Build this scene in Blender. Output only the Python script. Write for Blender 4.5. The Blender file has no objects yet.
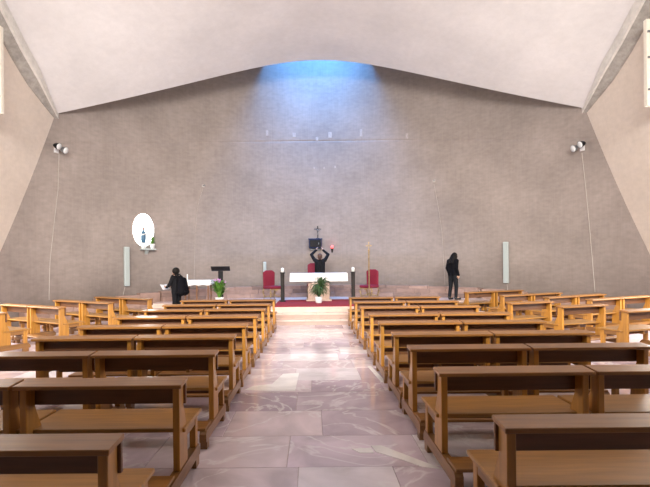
import bpy, bmesh, math, random
from mathutils import Vector, Matrix
random.seed(7)
C = bpy.context.scene.collection
R = math.radians

# ------------------------------------------------------------------ camera, world, lights, exposure
F = 470.0; CX, CY = 312.0, 267.0; H = 1.6
cam = bpy.data.cameras.new('camera'); cam.sensor_width = 36.0; cam.lens = 36.0 * F / 650.0
cam.shift_x = (325 - CX) / 650.0; cam.shift_y = (CY - 243.5) / 650.0
cam.clip_end = 100
camo = bpy.data.objects.new('camera', cam); C.objects.link(camo)
ROLL = -0.6
camo.matrix_world = Matrix.Translation((0, 0, H)) @ Matrix.Rotation(R(90), 4, 'X') @ Matrix.Rotation(R(ROLL), 4, 'Z')
bpy.context.scene.camera = camo
sc = bpy.context.scene
sc.view_settings.view_transform = 'Standard'; sc.view_settings.look = 'None'
sc.view_settings.gamma = 1.0; sc.view_settings.use_curve_mapping = False
sc.view_settings.exposure = -0.2
w = bpy.data.worlds.new('sky'); sc.world = w; w.use_nodes = True
w.node_tree.nodes['Background'].inputs[0].default_value = (0.55, 0.75, 1.0, 1)
w.node_tree.nodes['Background'].inputs[1].default_value = 0.6

def area(name, loc, rot, sx, sy, power, col, spread=180):
    l = bpy.data.lights.new(name, 'AREA'); l.shape = 'RECTANGLE'; l.size = sx; l.size_y = sy
    l.energy = power; l.color = col; l.spread = R(spread)
    o = bpy.data.objects.new(name, l); C.objects.link(o); o.location = loc; o.rotation_euler = rot
    return o
# daylight entering by the clerestory over the gallery, the side windows and the skylight above the apse
area('gallery_window_light', (0.3, -4.6, 6.4), (R(54), 0, 0), 13, 3.4, 4800, (1.0, 0.95, 0.91), 120)
area('side_window_light', (-8.2, 10.3, 2.3), (R(90), 0, R(-90)), 3.3, 2.6, 430, (1.0, 0.95, 0.90))
area('side_window_light', (8.8, 10.3, 2.3), (R(90), 0, R(90)), 3.3, 2.6, 430, (1.0, 0.94, 0.87))
area('skylight_light', (0.3, 17.55, 11.8), (R(10), 0, 0), 3.4, 1.6, 560, (0.09, 0.38, 1.0), 75)

# ------------------------------------------------------------------ helpers
def new_mat(name):
    m = bpy.data.materials.new(name); m.use_nodes = True
    return m, m.node_tree.nodes, m.node_tree.links, m.node_tree.nodes['Principled BSDF']

def mat(name, col, rough=0.5, var=0.0, scale=8.0, bump=0.0, metal=0.0, emit=None, estr=0.0, stretch=(1, 1, 1), rnd=0.0, coat=0.0, col2=None, spec=0.5):
    m, N, L, b = new_mat(name)
    b.inputs['Roughness'].default_value = rough; b.inputs['Metallic'].default_value = metal
    b.inputs['Base Color'].default_value = (*col, 1); b.inputs['Specular IOR Level'].default_value = spec
    b.inputs['Coat Weight'].default_value = coat; b.inputs['Coat Roughness'].default_value = 0.12
    if emit:
        b.inputs['Emission Color'].default_value = (*emit, 1); b.inputs['Emission Strength'].default_value = estr
    if var or bump or rnd:
        tc = N.new('ShaderNodeTexCoord'); mp = N.new('ShaderNodeMapping'); mp.inputs['Scale'].default_value = stretch
        L.new(tc.outputs['Object'], mp.inputs['Vector'])
        oi = N.new('ShaderNodeObjectInfo')
        ad = N.new('ShaderNodeVectorMath'); ad.operation = 'ADD'
        ml = N.new('ShaderNodeVectorMath'); ml.operation = 'SCALE'; ml.inputs['Scale'].default_value = 37.0
        cb = N.new('ShaderNodeCombineXYZ')
        for i in range(3): L.new(oi.outputs['Random'], cb.inputs[i])
        L.new(cb.outputs[0], ml.inputs[0]); L.new(mp.outputs[0], ad.inputs[0]); L.new(ml.outputs[0], ad.inputs[1])
        no = N.new('ShaderNodeTexNoise'); no.inputs['Scale'].default_value = scale; no.inputs['Detail'].default_value = 6
        L.new(ad.outputs[0], no.inputs['Vector'])
        cr = N.new('ShaderNodeValToRGB')
        c2 = col2 or tuple(min(1, c * (1 + var)) for c in col)
        c1 = tuple(c * (1 - var) for c in col)
        cr.color_ramp.elements[0].position = 0.3; cr.color_ramp.elements[0].color = (*c1, 1)
        cr.color_ramp.elements[1].position = 0.7; cr.color_ramp.elements[1].color = (*c2, 1)
        L.new(no.outputs['Fac'], cr.inputs['Fac'])
        hs = N.new('ShaderNodeHueSaturation')
        mr = N.new('ShaderNodeMapRange'); mr.inputs['To Min'].default_value = 1 - rnd; mr.inputs['To Max'].default_value = 1 + rnd
        L.new(oi.outputs['Random'], mr.inputs['Value']); L.new(mr.outputs[0], hs.inputs['Value'])
        L.new(cr.outputs[0], hs.inputs['Color']); L.new(hs.outputs[0], b.inputs['Base Color'])
        if bump:
            bp = N.new('ShaderNodeBump'); bp.inputs['Strength'].default_value = bump; bp.inputs['Distance'].default_value = 0.02
            L.new(no.outputs['Fac'], bp.inputs['Height']); L.new(bp.outputs[0], b.inputs['Normal'])
    return m

def concrete_mat(name, col, streak, blotch, rough=0.85):
    m, N, L, b = new_mat(name); b.inputs['Roughness'].default_value = rough
    tc = N.new('ShaderNodeTexCoord')
    def noise(sc3, scale, detail=5):
        mp = N.new('ShaderNodeMapping'); mp.inputs['Scale'].default_value = sc3; L.new(tc.outputs['Object'], mp.inputs[0])
        n = N.new('ShaderNodeTexNoise'); n.inputs['Scale'].default_value = scale; n.inputs['Detail'].default_value = detail
        L.new(mp.outputs[0], n.inputs['Vector']); return n
    def ramp(n, amp):
        r = N.new('ShaderNodeMapRange'); r.inputs['From Min'].default_value = 0.3; r.inputs['From Max'].default_value = 0.7
        r.inputs['To Min'].default_value = 1 - amp; r.inputs['To Max'].default_value = 1 + amp
        L.new(n.outputs['Fac'], r.inputs['Value']); return r
    n1 = noise((9, 9, 0.5), 2.2); n2 = noise((1, 1, 1), 0.7, 8); n3 = noise((1, 1, 2), 5.0, 8)
    a = ramp(n1, streak); c = ramp(n2, blotch); d = ramp(n3, streak * 2.2)
    m1 = N.new('ShaderNodeMath'); m1.operation = 'MULTIPLY'; L.new(a.outputs[0], m1.inputs[0]); L.new(c.outputs[0], m1.inputs[1])
    m2 = N.new('ShaderNodeMath'); m2.operation = 'MULTIPLY'; L.new(m1.outputs[0], m2.inputs[0]); L.new(d.outputs[0], m2.inputs[1])
    sc_ = N.new('ShaderNodeVectorMath'); sc_.operation = 'SCALE'; sc_.inputs[0].default_value = col
    L.new(m2.outputs[0], sc_.inputs['Scale']); L.new(sc_.outputs[0], b.inputs['Base Color'])
    bp = N.new('ShaderNodeBump'); bp.inputs['Strength'].default_value = 0.35; bp.inputs['Distance'].default_value = 0.015
    L.new(m2.outputs[0], bp.inputs['Height']); L.new(bp.outputs[0], b.inputs['Normal'])
    return m

def marble_mat(name, cols, rough=0.11):
    """slab stone: one tint per slab, cloudy pattern and pale veins"""
    m, N, L, b = new_mat(name); b.inputs['Roughness'].default_value = rough
    ge = N.new('ShaderNodeNewGeometry'); oi = N.new('ShaderNodeObjectInfo')
    cb = N.new('ShaderNodeCombineXYZ'); L.new(oi.outputs['Random'], cb.inputs[0]); L.new(oi.outputs['Random'], cb.inputs[1]); L.new(oi.outputs['Random'], cb.inputs[2])
    ml = N.new('ShaderNodeVectorMath'); ml.operation = 'SCALE'; ml.inputs['Scale'].default_value = 91.0; L.new(cb.outputs[0], ml.inputs[0])
    ad = N.new('ShaderNodeVectorMath'); ad.operation = 'ADD'; L.new(ge.outputs['Position'], ad.inputs[0]); L.new(ml.outputs[0], ad.inputs[1])
    ra = N.new('ShaderNodeValToRGB'); ra.color_ramp.interpolation = 'CONSTANT'
    while len(ra.color_ramp.elements) < len(cols): ra.color_ramp.elements.new(0.5)
    for i, c in enumerate(cols):
        ra.color_ramp.elements[i].position = i / len(cols); ra.color_ramp.elements[i].color = (*c, 1)
    L.new(oi.outputs['Random'], ra.inputs['Fac'])
    n1 = N.new('ShaderNodeTexNoise'); n1.inputs['Scale'].default_value = 2.2; n1.inputs['Detail'].default_value = 7; n1.inputs['Distortion'].default_value = 0.8
    L.new(ad.outputs[0], n1.inputs['Vector'])
    r1 = N.new('ShaderNodeMapRange'); r1.inputs['From Min'].default_value = 0.3; r1.inputs['From Max'].default_value = 0.7
    r1.inputs['To Min'].default_value = 0.80; r1.inputs['To Max'].default_value = 1.18; L.new(n1.outputs['Fac'], r1.inputs['Value'])
    s1 = N.new('ShaderNodeVectorMath'); s1.operation = 'SCALE'; L.new(ra.outputs[0], s1.inputs[0]); L.new(r1.outputs[0], s1.inputs['Scale'])
    n2 = N.new('ShaderNodeTexNoise'); n2.inputs['Scale'].default_value = 0.8; n2.inputs['Detail'].default_value = 5; n2.inputs['Distortion'].default_value = 1.6
    L.new(ad.outputs[0], n2.inputs['Vector'])
    ab = N.new('ShaderNodeMath'); ab.operation = 'SUBTRACT'; ab.inputs[1].default_value = 0.5; L.new(n2.outputs['Fac'], ab.inputs[0])
    ab2 = N.new('ShaderNodeMath'); ab2.operation = 'ABSOLUTE'; L.new(ab.outputs[0], ab2.inputs[0])
    r2 = N.new('ShaderNodeMapRange'); r2.inputs['From Min'].default_value = 0.0; r2.inputs['From Max'].default_value = 0.022
    r2.inputs['To Min'].default_value = 0.65; r2.inputs['To Max'].default_value = 0.0; L.new(ab2.outputs[0], r2.inputs['Value'])
    mx = N.new('ShaderNodeMix'); mx.data_type = 'RGBA'; L.new(r2.outputs[0], mx.inputs[0]); L.new(s1.outputs[0], mx.inputs[6])
    mx.inputs[7].default_value = (0.88, 0.85, 0.87, 1); L.new(mx.outputs[2], b.inputs['Base Color'])
    return m

M = {}
M['wall'] = concrete_mat('apse_concrete', (0.275, 0.232, 0.207), 0.04, 0.12)
M['side'] = concrete_mat('side_plaster', (0.68, 0.60, 0.52), 0.02, 0.05)
M['ceil'] = concrete_mat('shell_plaster', (0.675, 0.655, 0.655), 0.015, 0.06)
M['beam'] = concrete_mat('rim_concrete', (0.36, 0.34, 0.31), 0.08, 0.12)
M['beam_light'] = concrete_mat('rim_plaster', (0.66, 0.64, 0.60), 0.04, 0.12)
M['floor_base'] = mat('floor_joint', (0.50, 0.42, 0.43), 0.7, 0.1)
M['marble'] = marble_mat('floor_marble', [(0.71, 0.60, 0.66), (0.60, 0.50, 0.57), (0.73, 0.63, 0.68), (0.67, 0.57, 0.65), (0.47, 0.37, 0.44), (0.69, 0.58, 0.62), (0.56, 0.46, 0.53), (0.77, 0.71, 0.75)])
M['marble_white'] = marble_mat('white_marble', [(0.92, 0.90, 0.89)])
M['bench_stone'] = mat('bench_stone', (0.30, 0.195, 0.155), 0.6, 0.15, 5.0, 0.05, rnd=0.30)
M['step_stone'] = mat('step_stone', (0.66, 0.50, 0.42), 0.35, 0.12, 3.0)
M['riser_shaded'] = mat('riser_shaded', (0.46, 0.33, 0.27), 0.45, 0.12, 3.0)  # step stone darkened, the shade of the risers put into its colour
WOODST = (1.2, 14, 14)
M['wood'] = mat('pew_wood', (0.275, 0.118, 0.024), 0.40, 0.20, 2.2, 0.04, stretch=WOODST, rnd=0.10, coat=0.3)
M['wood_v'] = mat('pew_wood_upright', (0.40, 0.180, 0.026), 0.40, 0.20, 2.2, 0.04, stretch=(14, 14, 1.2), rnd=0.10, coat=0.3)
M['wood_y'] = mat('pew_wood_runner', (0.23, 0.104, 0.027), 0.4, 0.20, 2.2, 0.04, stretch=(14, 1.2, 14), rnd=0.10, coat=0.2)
M['wood_shaded'] = mat('pew_wood_shaded', (0.13, 0.052, 0.020), 0.45, 0.20, 2.2, 0.04, stretch=WOODST, rnd=0.10, coat=0.2)  # shade under ledge and seat put into the colour of the recessed boards
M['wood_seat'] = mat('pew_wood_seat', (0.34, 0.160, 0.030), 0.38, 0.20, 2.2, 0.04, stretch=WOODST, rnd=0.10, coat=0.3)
M['wood_dark'] = mat('table_wood', (0.20, 0.09, 0.04), 0.45, 0.2, 4)
M['white_cloth'] = mat('white_cloth', (0.82, 0.81, 0.78), 0.85, 0.04, 20, 0.05)
M['altar_stone'] = mat('altar_stone', (0.66, 0.50, 0.40), 0.5, 0.10, 6, 0.05)
M['slab_grey'] = mat('altar_slab', (0.26, 0.24, 0.22), 0.5, 0.1, 6)
M['red_carpet'] = mat('red_carpet', (0.30, 0.012, 0.03), 0.95, 0.15, 60, 0.1)
M['red_velvet'] = mat('red_velvet', (0.19, 0.006, 0.026), 0.75, 0.15, 30)
M['gold'] = mat('gilt', (0.36, 0.25, 0.12), 0.45, 0.35, 30, metal=0.3)
M['iron'] = mat('dark_post', (0.030, 0.027, 0.024), 0.6, 0.3, 40, spec=0.2)
M['black'] = mat('black_lacquer', (0.012, 0.012, 0.014), 0.6, 0.2, 20, spec=0.15)
M['navy'] = mat('navy_lacquer', (0.014, 0.022, 0.07), 0.5, 0.2, 10, spec=0.2)
M['wax'] = mat('wax', (0.85, 0.83, 0.78), 0.5, 0.03, 20)
M['grey_metal'] = mat('grey_metal', (0.20, 0.21, 0.22), 0.35, 0.1, 20, metal=0.5)
M['panel'] = mat('pale_panel', (0.40, 0.45, 0.44), 0.5, 0.05, 10)
M['panel_grille'] = mat('pale_grille', (0.36, 0.41, 0.40), 0.6, 0.08, 60)
M['cream'] = mat('cream_panel', (0.74, 0.70, 0.60), 0.5, 0.05, 10)
M['cable'] = mat('pale_cable', (0.44, 0.40, 0.36), 0.6, 0.03, 10)
M['leaf'] = mat('fern_leaf', (0.040, 0.085, 0.026), 0.6, 0.35, 12)
M['leaf2'] = mat('fresh_leaf', (0.085, 0.20, 0.025), 0.6, 0.35, 12)
M['petal'] = mat('purple_petal', (0.50, 0.25, 0.50), 0.6, 0.2, 20)
M['ceramic'] = mat('white_ceramic', (0.85, 0.85, 0.85), 0.3, 0.02, 10)
M['skin'] = mat('skin', (0.52, 0.31, 0.22), 0.55, 0.06, 20)
M['cloth_black'] = mat('black_cloth', (0.006, 0.006, 0.008), 0.85, 0.3, 30, 0.1, spec=0.08)
M['cloth_dark'] = mat('dark_cloth', (0.012, 0.012, 0.014), 0.85, 0.3, 30, 0.1, spec=0.08)
M['cloth_grey'] = mat('charcoal_cloth', (0.016, 0.017, 0.020), 0.85, 0.3, 30, 0.1, spec=0.08)
M['shoe'] = mat('shoe', (0.02, 0.02, 0.02), 0.5, 0.2, 20)
M['hair_dark'] = mat('dark_hair', (0.010, 0.008, 0.007), 0.6, 0.3, 60, spec=0.15)
M['hair_brown'] = mat('brown_hair', (0.07, 0.03, 0.016), 0.5, 0.3, 60)
M['paper'] = mat('paper', (0.85, 0.85, 0.85), 0.8, 0.02, 10)
M['glow'] = mat('lit_glass', (0.9, 0.95, 0.92), 0.5, emit=(0.97, 1.0, 0.98), estr=12.0)
M['window'] = mat('day_glass', (0.8, 0.85, 0.9), 0.2, emit=(0.95, 0.97, 1.0), estr=1.0)
M['flame'] = mat('red_lamp_glass', (0.8, 0.1, 0.1), 0.3, emit=(1.0, 0.12, 0.12), estr=3.0)
M['statue_blue'] = mat('statue_blue', (0.05, 0.13, 0.22), 0.5, 0.1, 20)
M['statue_white'] = mat('statue_white', (0.75, 0.75, 0.72), 0.5, 0.03, 20)
M['patch'] = mat('plaster_patch', (0.37, 0.32, 0.29), 0.8, 0.15, 20)
M['lens'] = mat('lamp_lens', (0.7, 0.72, 0.72), 0.15, 0.05, 10)

def tag(o, label, cat=None, group=None, kind=None):
    o['label'] = label
    if cat: o['category'] = cat
    if group: o['group'] = group
    if kind: o['kind'] = kind
    return o
def link_mesh(name, me, m, parent=None, smooth=False):
    o = bpy.data.objects.new(name, me); C.objects.link(o)
    if m is not None and not me.materials: me.materials.append(m)
    if parent: o.parent = parent
    if smooth:
        for p in me.polygons: p.use_smooth = True
    return o
def mesh_of(bm, name):
    bmesh.ops.recalc_face_normals(bm, faces=bm.faces)
    me = bpy.data.meshes.new(name); bm.to_mesh(me); bm.free(); return me
def obj(name, bm, m, parent=None, smooth=False):
    return link_mesh(name, mesh_of(bm, name), m, parent, smooth)
def thing(name, label, cat, loc=(0, 0, 0), rotz=0, group=None):
    o = bpy.data.objects.new(name, None); C.objects.link(o); o.empty_display_size = 0.1
    o.location = loc; o.rotation_euler = (0, 0, rotz); return tag(o, label, cat, group)
def box(bm, x0, x1, y0, y1, z0, z1, bev=0.0):
    vs = [bm.verts.new((x, y, z)) for x in (x0, x1) for y in (y0, y1) for z in (z0, z1)]
    fs = [bm.faces.new([vs[i] for i in q]) for q in ((0, 1, 3, 2), (4, 6, 7, 5), (0, 4, 5, 1), (2, 3, 7, 6), (0, 2, 6, 4), (1, 5, 7, 3))]
    if bev:
        es = list({e for f in fs for e in f.edges})
        bmesh.ops.bevel(bm, geom=es, offset=bev, segments=1, affect='EDGES', profile=0.5)
    return bm
def bx(*a, bev=0.0): return box(bmesh.new(), *a, bev=bev)
def prism(bm, pts, axis, a0, a1, bev=0.0):
    """extrude polygon pts (2D) along axis from a0 to a1"""
    def P(p, a):
        return {'x': (a, p[0], p[1]), 'y': (p[0], a, p[1]), 'z': (p[0], p[1], a)}[axis]
    v0 = [bm.verts.new(P(p, a0)) for p in pts]; v1 = [bm.verts.new(P(p, a1)) for p in pts]
    n = len(pts); fs = [bm.faces.new(v0), bm.faces.new(v1[::-1])]
    for i in range(n): fs.append(bm.faces.new((v0[i], v0[(i + 1) % n], v1[(i + 1) % n], v1[i])))
    if bev:
        bmesh.ops.recalc_face_normals(bm, faces=fs)
        es = list({e for f in fs for e in f.edges})
        bmesh.ops.bevel(bm, geom=es, offset=bev, segments=1, affect='EDGES', profile=0.5)
    return bm
def lathe(bm, prof, n=16, cx=0, cy=0):
    rings = []
    for r, z in prof:
        rings.append([bm.verts.new((cx + r * math.cos(2 * math.pi * i / n), cy + r * math.sin(2 * math.pi * i / n), z)) for i in range(n)])
    for a, b in zip(rings, rings[1:]):
        for i in range(n): bm.faces.new((a[i], a[(i + 1) % n], b[(i + 1) % n], b[i]))
    bm.faces.new(rings[0]); bm.faces.new(rings[-1]); return bm
def tube(bm, pts, rad, n=6):
    pts = [Vector(p) for p in pts]; rings = []
    for i, p in enumerate(pts):
        d = (pts[min(i + 1, len(pts) - 1)] - pts[max(i - 1, 0)]).normalized()
        u = d.cross(Vector((0, 0, 1)));
        if u.length < 1e-3: u = d.cross(Vector((0, 1, 0)))
        u.normalize(); v = d.cross(u)
        r = rad[i] if isinstance(rad, (list, tuple)) else rad
        rings.append([bm.verts.new(p + (u * math.cos(2 * math.pi * k / n) + v * math.sin(2 * math.pi * k / n)) * r) for k in range(n)])
    for a, b in zip(rings, rings[1:]):
        for k in range(n): bm.faces.new((a[k], a[(k + 1) % n], b[(k + 1) % n], b[k]))
    bm.faces.new(rings[0]); bm.faces.new(rings[-1]); return bm

# ------------------------------------------------------------------ the room
XC, AY, AR = 0.3, 8.7, 9.8                       # centre and radius of the curved end wall
def wallY(x): return AY + math.sqrt(max(AR * AR - (x - XC) ** 2, 0.01))
def sideX(z): return 8.95 - 0.19 * (z - 1.6)     # half width of the room, about x = XC
def on_wall(px, py, off=0.0):
    """position on the curved wall that lies along a ray with slopes px, py from the viewer's standing point"""
    a = px * px + 1; b = -2 * (AY + px * XC); c = AY * AY + XC * XC - (AR - off) ** 2
    y = (-b + math.sqrt(b * b - 4 * a * c)) / (2 * a)
    return Vector((px * y, y, H + py * y))
def sl(x, y):
    """pixel -> slopes (roll removed)"""
    t = R(0.6); dx, dy = x - 325, y - 243.5
    dx -= CX - 325; dy -= CY - 243.5
    return ((dx * math.cos(t) - dy * math.sin(t)) / F, -(dx * math.sin(t) + dy * math.cos(t)) / F)
def wall_frame(p):
    """rotation about z so that local -y points from the wall into the room"""
    return math.atan2(-(p.x - XC), p.y - AY)

# floor: a joint bed with stone slabs
fl = obj('floor', bx(-10.2, 10.2, -5.2, 18.8, -0.12, -0.006), M['floor_base']); tag(fl, 'marble slab floor of the nave', kind='structure')
slab_bm = bx(-0.5, 0.5, -0.5, 0.5, -0.05, 0.0, bev=0.0)
es = [e for e in slab_bm.edges if all(abs(v.co.z) < 1e-6 for v in e.verts)]
bmesh.ops.bevel(slab_bm, geom=es, offset=0.003, segments=1, affect='EDGES')
slab_me = mesh_of(slab_bm, 'slab'); slab_me.materials.append(M['marble'])
slab_mw = slab_me.copy(); slab_mw.materials.clear(); slab_mw.materials.append(M['marble_white'])
rest = bmesh.new(); rs = random.Random(11)
def slab(x0, x1, y0, y1, white=False, seen=True):
    g = 0.004
    if seen:
        o = bpy.data.objects.new('slab', slab_mw if white else slab_me); C.objects.link(o); o.parent = fl
        o.location = ((x0 + x1) / 2, (y0 + y1) / 2, rs.uniform(-0.0015, 0.0015)); o.scale = (x1 - x0 - g, y1 - y0 - g, 1)
    else:
        box(rest, x0 + g / 2, x1 - g / 2, y0 + g / 2, y1 - g / 2, -0.05, 0.0)
y = -5.1
white_strips = []
while y < 16.6:
    dy = rs.choice([0.62, 0.7, 0.78]); y1 = y + dy
    x = -10.0 + rs.uniform(-0.4, 0)
    while x < 10.0:
        x1 = x + rs.choice([0.75, 0.95, 1.15, 1.4])
        cxm = (x + x1) / 2; cym = (y + y1) / 2
        seen = 2.2 < cym < 13.2 and abs(cxm) < min(1.2 + 0.72 * cym, 7.6)
        slab(x, x1, y, y1, white=False, seen=seen)
        x = x1
    y = y1
# pale inlays in the aisle paving
def ground(x, y): a, b = ((x - CX) / F, (y + 0.0105 * (x - CX) - CY) / F); return (a * H / b, H / b)
for poly in ([(243, 390), (252, 386), (271, 384), (282, 374), (298, 373), (294, 391), (268, 391)], [(349.7, 449), (369, 448), (372, 453), (358, 453)],
             [(369, 446), (379, 445.5), (422, 462), (440, 469), (420, 467), (400, 460), (374, 452)], [(366, 366), (370, 366), (385, 382), (380, 382)], [(212, 389), (226, 389), (219, 392), (206, 392)]):
    io = obj('inlay', prism(bmesh.new(), [ground(*q) for q in poly], 'z', -0.03, 0.003), M['marble_white'], fl)
ro = obj('slab_field', rest, M['marble'], fl); ro['kind'] = 'stuff'

# curved end wall with a shallow casting joint
bm = bmesh.new()
ths = [R(-76 + 152 * i / 96) for i in range(97)]
def zj(t): return H + 0.268 * (AY + AR * math.cos(t))          # the casting joint runs gently down towards the sides
zs = [lambda t: -0.1, lambda t: 2.2] + [(lambda t, d=d: zj(t) + d) for d in (-0.05, -0.008, -0.004, 0.004, 0.008, 0.05)] + [lambda t: 8.5, lambda t: 10.5, lambda t: 12.2]
of = [0, 0, 0, 0, 0.003, 0.003, 0, 0, 0, 0, 0]
grid = [[bm.verts.new((XC + (AR + o) * math.sin(t), AY + (AR + o) * math.cos(t), z(t))) for t in ths] for z, o in zip(zs, of)]
out = [[bm.verts.new((XC + (AR + 0.3) * math.sin(t), AY + (AR + 0.3) * math.cos(t), z)) for t in ths] for z in (-0.1, 12.2)]
for a, b in list(zip(grid, grid[1:])) + [(out[0], out[1]), (grid[0], out[0]), (grid[-1], out[1])]:
    for i in range(96): bm.faces.new((a[i], a[i + 1], b[i + 1], b[i]))
wf = obj('wall_front', bm, M['wall'], smooth=False); tag(wf, 'tall curved grey concrete wall behind the altar', kind='structure')
for p in wf.data.polygons: p.use_smooth = True
# side walls, leaning in towards the top, with a window each (beyond the frame)
for s, nm in ((-1, 'wall_left'), (1, 'wall_right')):
    pr = [(XC + s * sideX(-0.1), -0.1), (XC + s * (sideX(-0.1) + 0.3), -0.1), (XC + s * (sideX(11) + 0.3), 11.0), (XC + s * sideX(11), 11.0)]
    o = obj(nm, prism(bmesh.new(), pr, 'y', -5.2, 15.6), M['side'])
    tag(o, 'pale leaning plaster side wall %s of the pews' % ('left' if s < 0 else 'right'), kind='structure')
bk = obj('wall_back', bx(-10.2, 10.2, -5.3, -5.0, -0.1, 11), M['side']); tag(bk, 'plaster back wall with clerestory window', kind='structure')
ga = obj('ceiling_gallery', bx(-8.2, 8.2, -5.0, 2.0, 3.0, 3.25), M['beam']); tag(ga, 'concrete gallery slab over the entrance', kind='structure')

# the shell ceiling
RIM = [(-5.2, 8.9), (7.0, 8.9), (9.0, 8.72), (10.2, 8.28), (11.0, 7.86), (11.66, 7.50), (12.0, 7.31), (12.7, 6.98), (13.6, 6.60), (14.5, 6.24), (15.5, 5.9)]
def zr(y):
    for (a, za), (b, zb) in zip(RIM, RIM[1:]):
        if y <= b: return za + (zb - za) * max(0, (y - a)) / (b - a)
    return RIM[-1][1]
def g(u): u = min(abs(u), 1.15); return (math.sqrt(u * u + 0.1) - 0.3162) / 0.7326
def yedge(x): return 16.6 - 2.35 * min(abs(x - XC) / 8.05, 1.0) ** 1.7
def ceil_z(x, y):
    t = 14.3 - (yedge(x) - y) if y > 2 else -5
    return 8.9 - (8.9 - zr(t)) * g((x - XC) / 8.05)
NX, NY = 72, 60
bm = bmesh.new(); rows = []
for j in range(NY + 1):
    row = []
    for i in range(NX + 1):
        x = XC - 8.25 + 16.5 * i / NX; ye = yedge(x); f = (j / NY) ** 1.5
        yy = ye + (-5.1 - ye) * f
        row.append(bm.verts.new((x, yy, ceil_z(x, yy))))
    rows.append(row)
top = [[bm.verts.new(v.co + Vector((0, 0.0, 0.32))) for v in row] for row in rows]
for gr in (rows, top):
    for a, b in zip(gr, gr[1:]):
        for i in range(NX): bm.faces.new((a[i], a[i + 1], b[i + 1], b[i]))
for i in range(NX): bm.faces.new((rows[0][i], rows[0][i + 1], top[0][i + 1], top[0][i]))
ce = obj('ceiling', bm, M['ceil'], smooth=True); tag(ce, 'white draped concrete shell ceiling', kind='structure')
md = ce.modifiers.new('edge', 'EDGE_SPLIT'); md.split_angle = R(40)
# dark lid above, so that daylight enters only by the skylight shaft
sh = bmesh.new()
SX = 2.05
box(sh, XC - SX - 0.2, XC - SX, 16.2, 18.8, 9.6, 12.0); box(sh, XC + SX, XC + SX + 0.2, 16.2, 18.8, 9.6, 12.0); box(sh, XC - SX - 0.2, XC + SX + 0.2, 16.2, 16.45, 9.15, 12.0)
for sg in (-1, 1):      # soffit closing the slot between shell edge and wall beside the shaft
    pr = []
    for i in range(31):
        x = XC + sg * (SX + (8.2 - SX) * i / 30); ye = yedge(x); z = ceil_z(x, ye) + 0.30; yw = max(wallY(x) + 0.1, ye + 0.3)
        up = 0.46 * (yw - ye) + 0.1; pr.append([sh.verts.new((x, ye - 0.15, z)), sh.verts.new((x, yw, z + up)), sh.verts.new((x, yw, z + up + 0.15)), sh.verts.new((x, ye - 0.15, z + 0.15))])
    for p, q in zip(pr, pr[1:]):
        for k in range(4): sh.faces.new((p[k], p[(k + 1) % 4], q[(k + 1) % 4], q[k]))
    sh.faces.new(pr[0]); sh.faces.new(pr[-1])
so = obj('ceiling_shaft', sh, M['wall']); tag(so, 'concrete skylight shaft above the altar wall', kind='structure')
so = obj('window_1', bx(XC - 2.5, XC + 2.5, 16.2, 18.8, 12.0, 12.05), mat('sky_glass', (0.3, 0.5, 0.8), 0.2, emit=(0.10, 0.40, 1.0), estr=0.6)); tag(so, 'skylight pane over the altar wall', kind='structure')
# rim beams where the shell meets the side walls
for s, k in ((-1, 1), (1, 2)):
    for nm, m_, sec in (('trim_%d' % k, M['beam'], ((-0.25, -0.22), (0.0, -0.22), (0.19, -0.02), (0.19, 0.22), (-0.25, 0.22))),
                        ('trim_%d' % (k + 2), M['beam_light'], ((0.19, -0.03), (0.25, -0.02), (0.27, 0.05), (0.27, 0.22), (0.19, 0.22)))):
        bm = bmesh.new(); rings = []
        for i in range(40):
            y = 6.0 + (14.62 - 6.0) * i / 39; z = zr(y); tp = 1.0 if y < 12.8 else 1 - 0.9 * (y - 12.8) / 1.85
            rings.append([bm.verts.new((XC + s * (sideX(z) - dx * tp), y, z + dz * (tp if dz < 0 else 1) - 0.08 * (1 if dz < 0 else 0))) for dx, dz in sec])
        for a, b in zip(rings, rings[1:]):
            for q in range(5): bm.faces.new((a[q], a[(q + 1) % 5], b[(q + 1) % 5], b[q]))
        bm.faces.new(rings[0]); bm.faces.new(rings[-1])
        o = obj(nm, bm, m_); tag(o, '%s concrete rim where the ceiling meets the %s wall' % ('grey' if m_ is M['beam'] else 'whitewashed', 'left' if s < 0 else 'right'), kind='structure')
# window openings that bring the daylight (beyond the frame)
for s, k in ((-1, 2), (1, 3)):
    x = s * 8.8 + XC; wd = obj('window_%d' % k, bx(x - 0.02, x + 0.02, 8.6, 12.0, 1.0, 3.6), M['window']); tag(wd, 'tall side window beside the pews', kind='structure')
    for yy in (8.6, 9.73, 10.87, 12.0): obj('window_frame', bx(x - 0.06, x + 0.06, yy - 0.05, yy + 0.05, 0.95, 3.65), M['grey_metal'], wd)
wd = obj('window_4', bx(-6.5, 6.5, -4.98, -4.94, 4.4, 8.0), M['window']); tag(wd, 'wide clerestory window over the gallery', kind='structure')

# ------------------------------------------------------------------ altar platform with steps
def arc(r, a0, a1, n): return [(XC + r * math.sin(a0 + (a1 - a0) * i / n), AY + r * math.cos(a0 + (a1 - a0) * i / n)) for i in range(n + 1)]
pf = thing('altar_platform', 'pink stone altar platform with three steps in front of the curved wall', 'platform', (0, 0, 0))
def plat(off, z0, z1, xw=3.4):
    xo = 5.6 + off
    th = math.asin(min(xo / (AR - 0.02), 0.95))
    a = arc(AR - 0.02, th, -th, 30)
    pts = [(XC + p, q) for p, q in ((-xo, 15.4 - off), (-xw - off, 15.4 - off), (-xw - off, 13.5 - off), (xw + off, 13.5 - off), (xw + off, 15.4 - off), (xo, 15.4 - off))] + a
    return prism(bmesh.new(), pts, 'z', z0, z1)
obj('step', plat(0.55, 0.001, 0.15), M['riser_shaded'], pf)
obj('step', plat(0.28, 0.151, 0.30), M['riser_shaded'], pf)
obj('platform_top', plat(0.0, 0.301, 0.45), M['step_stone'], pf)
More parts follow.
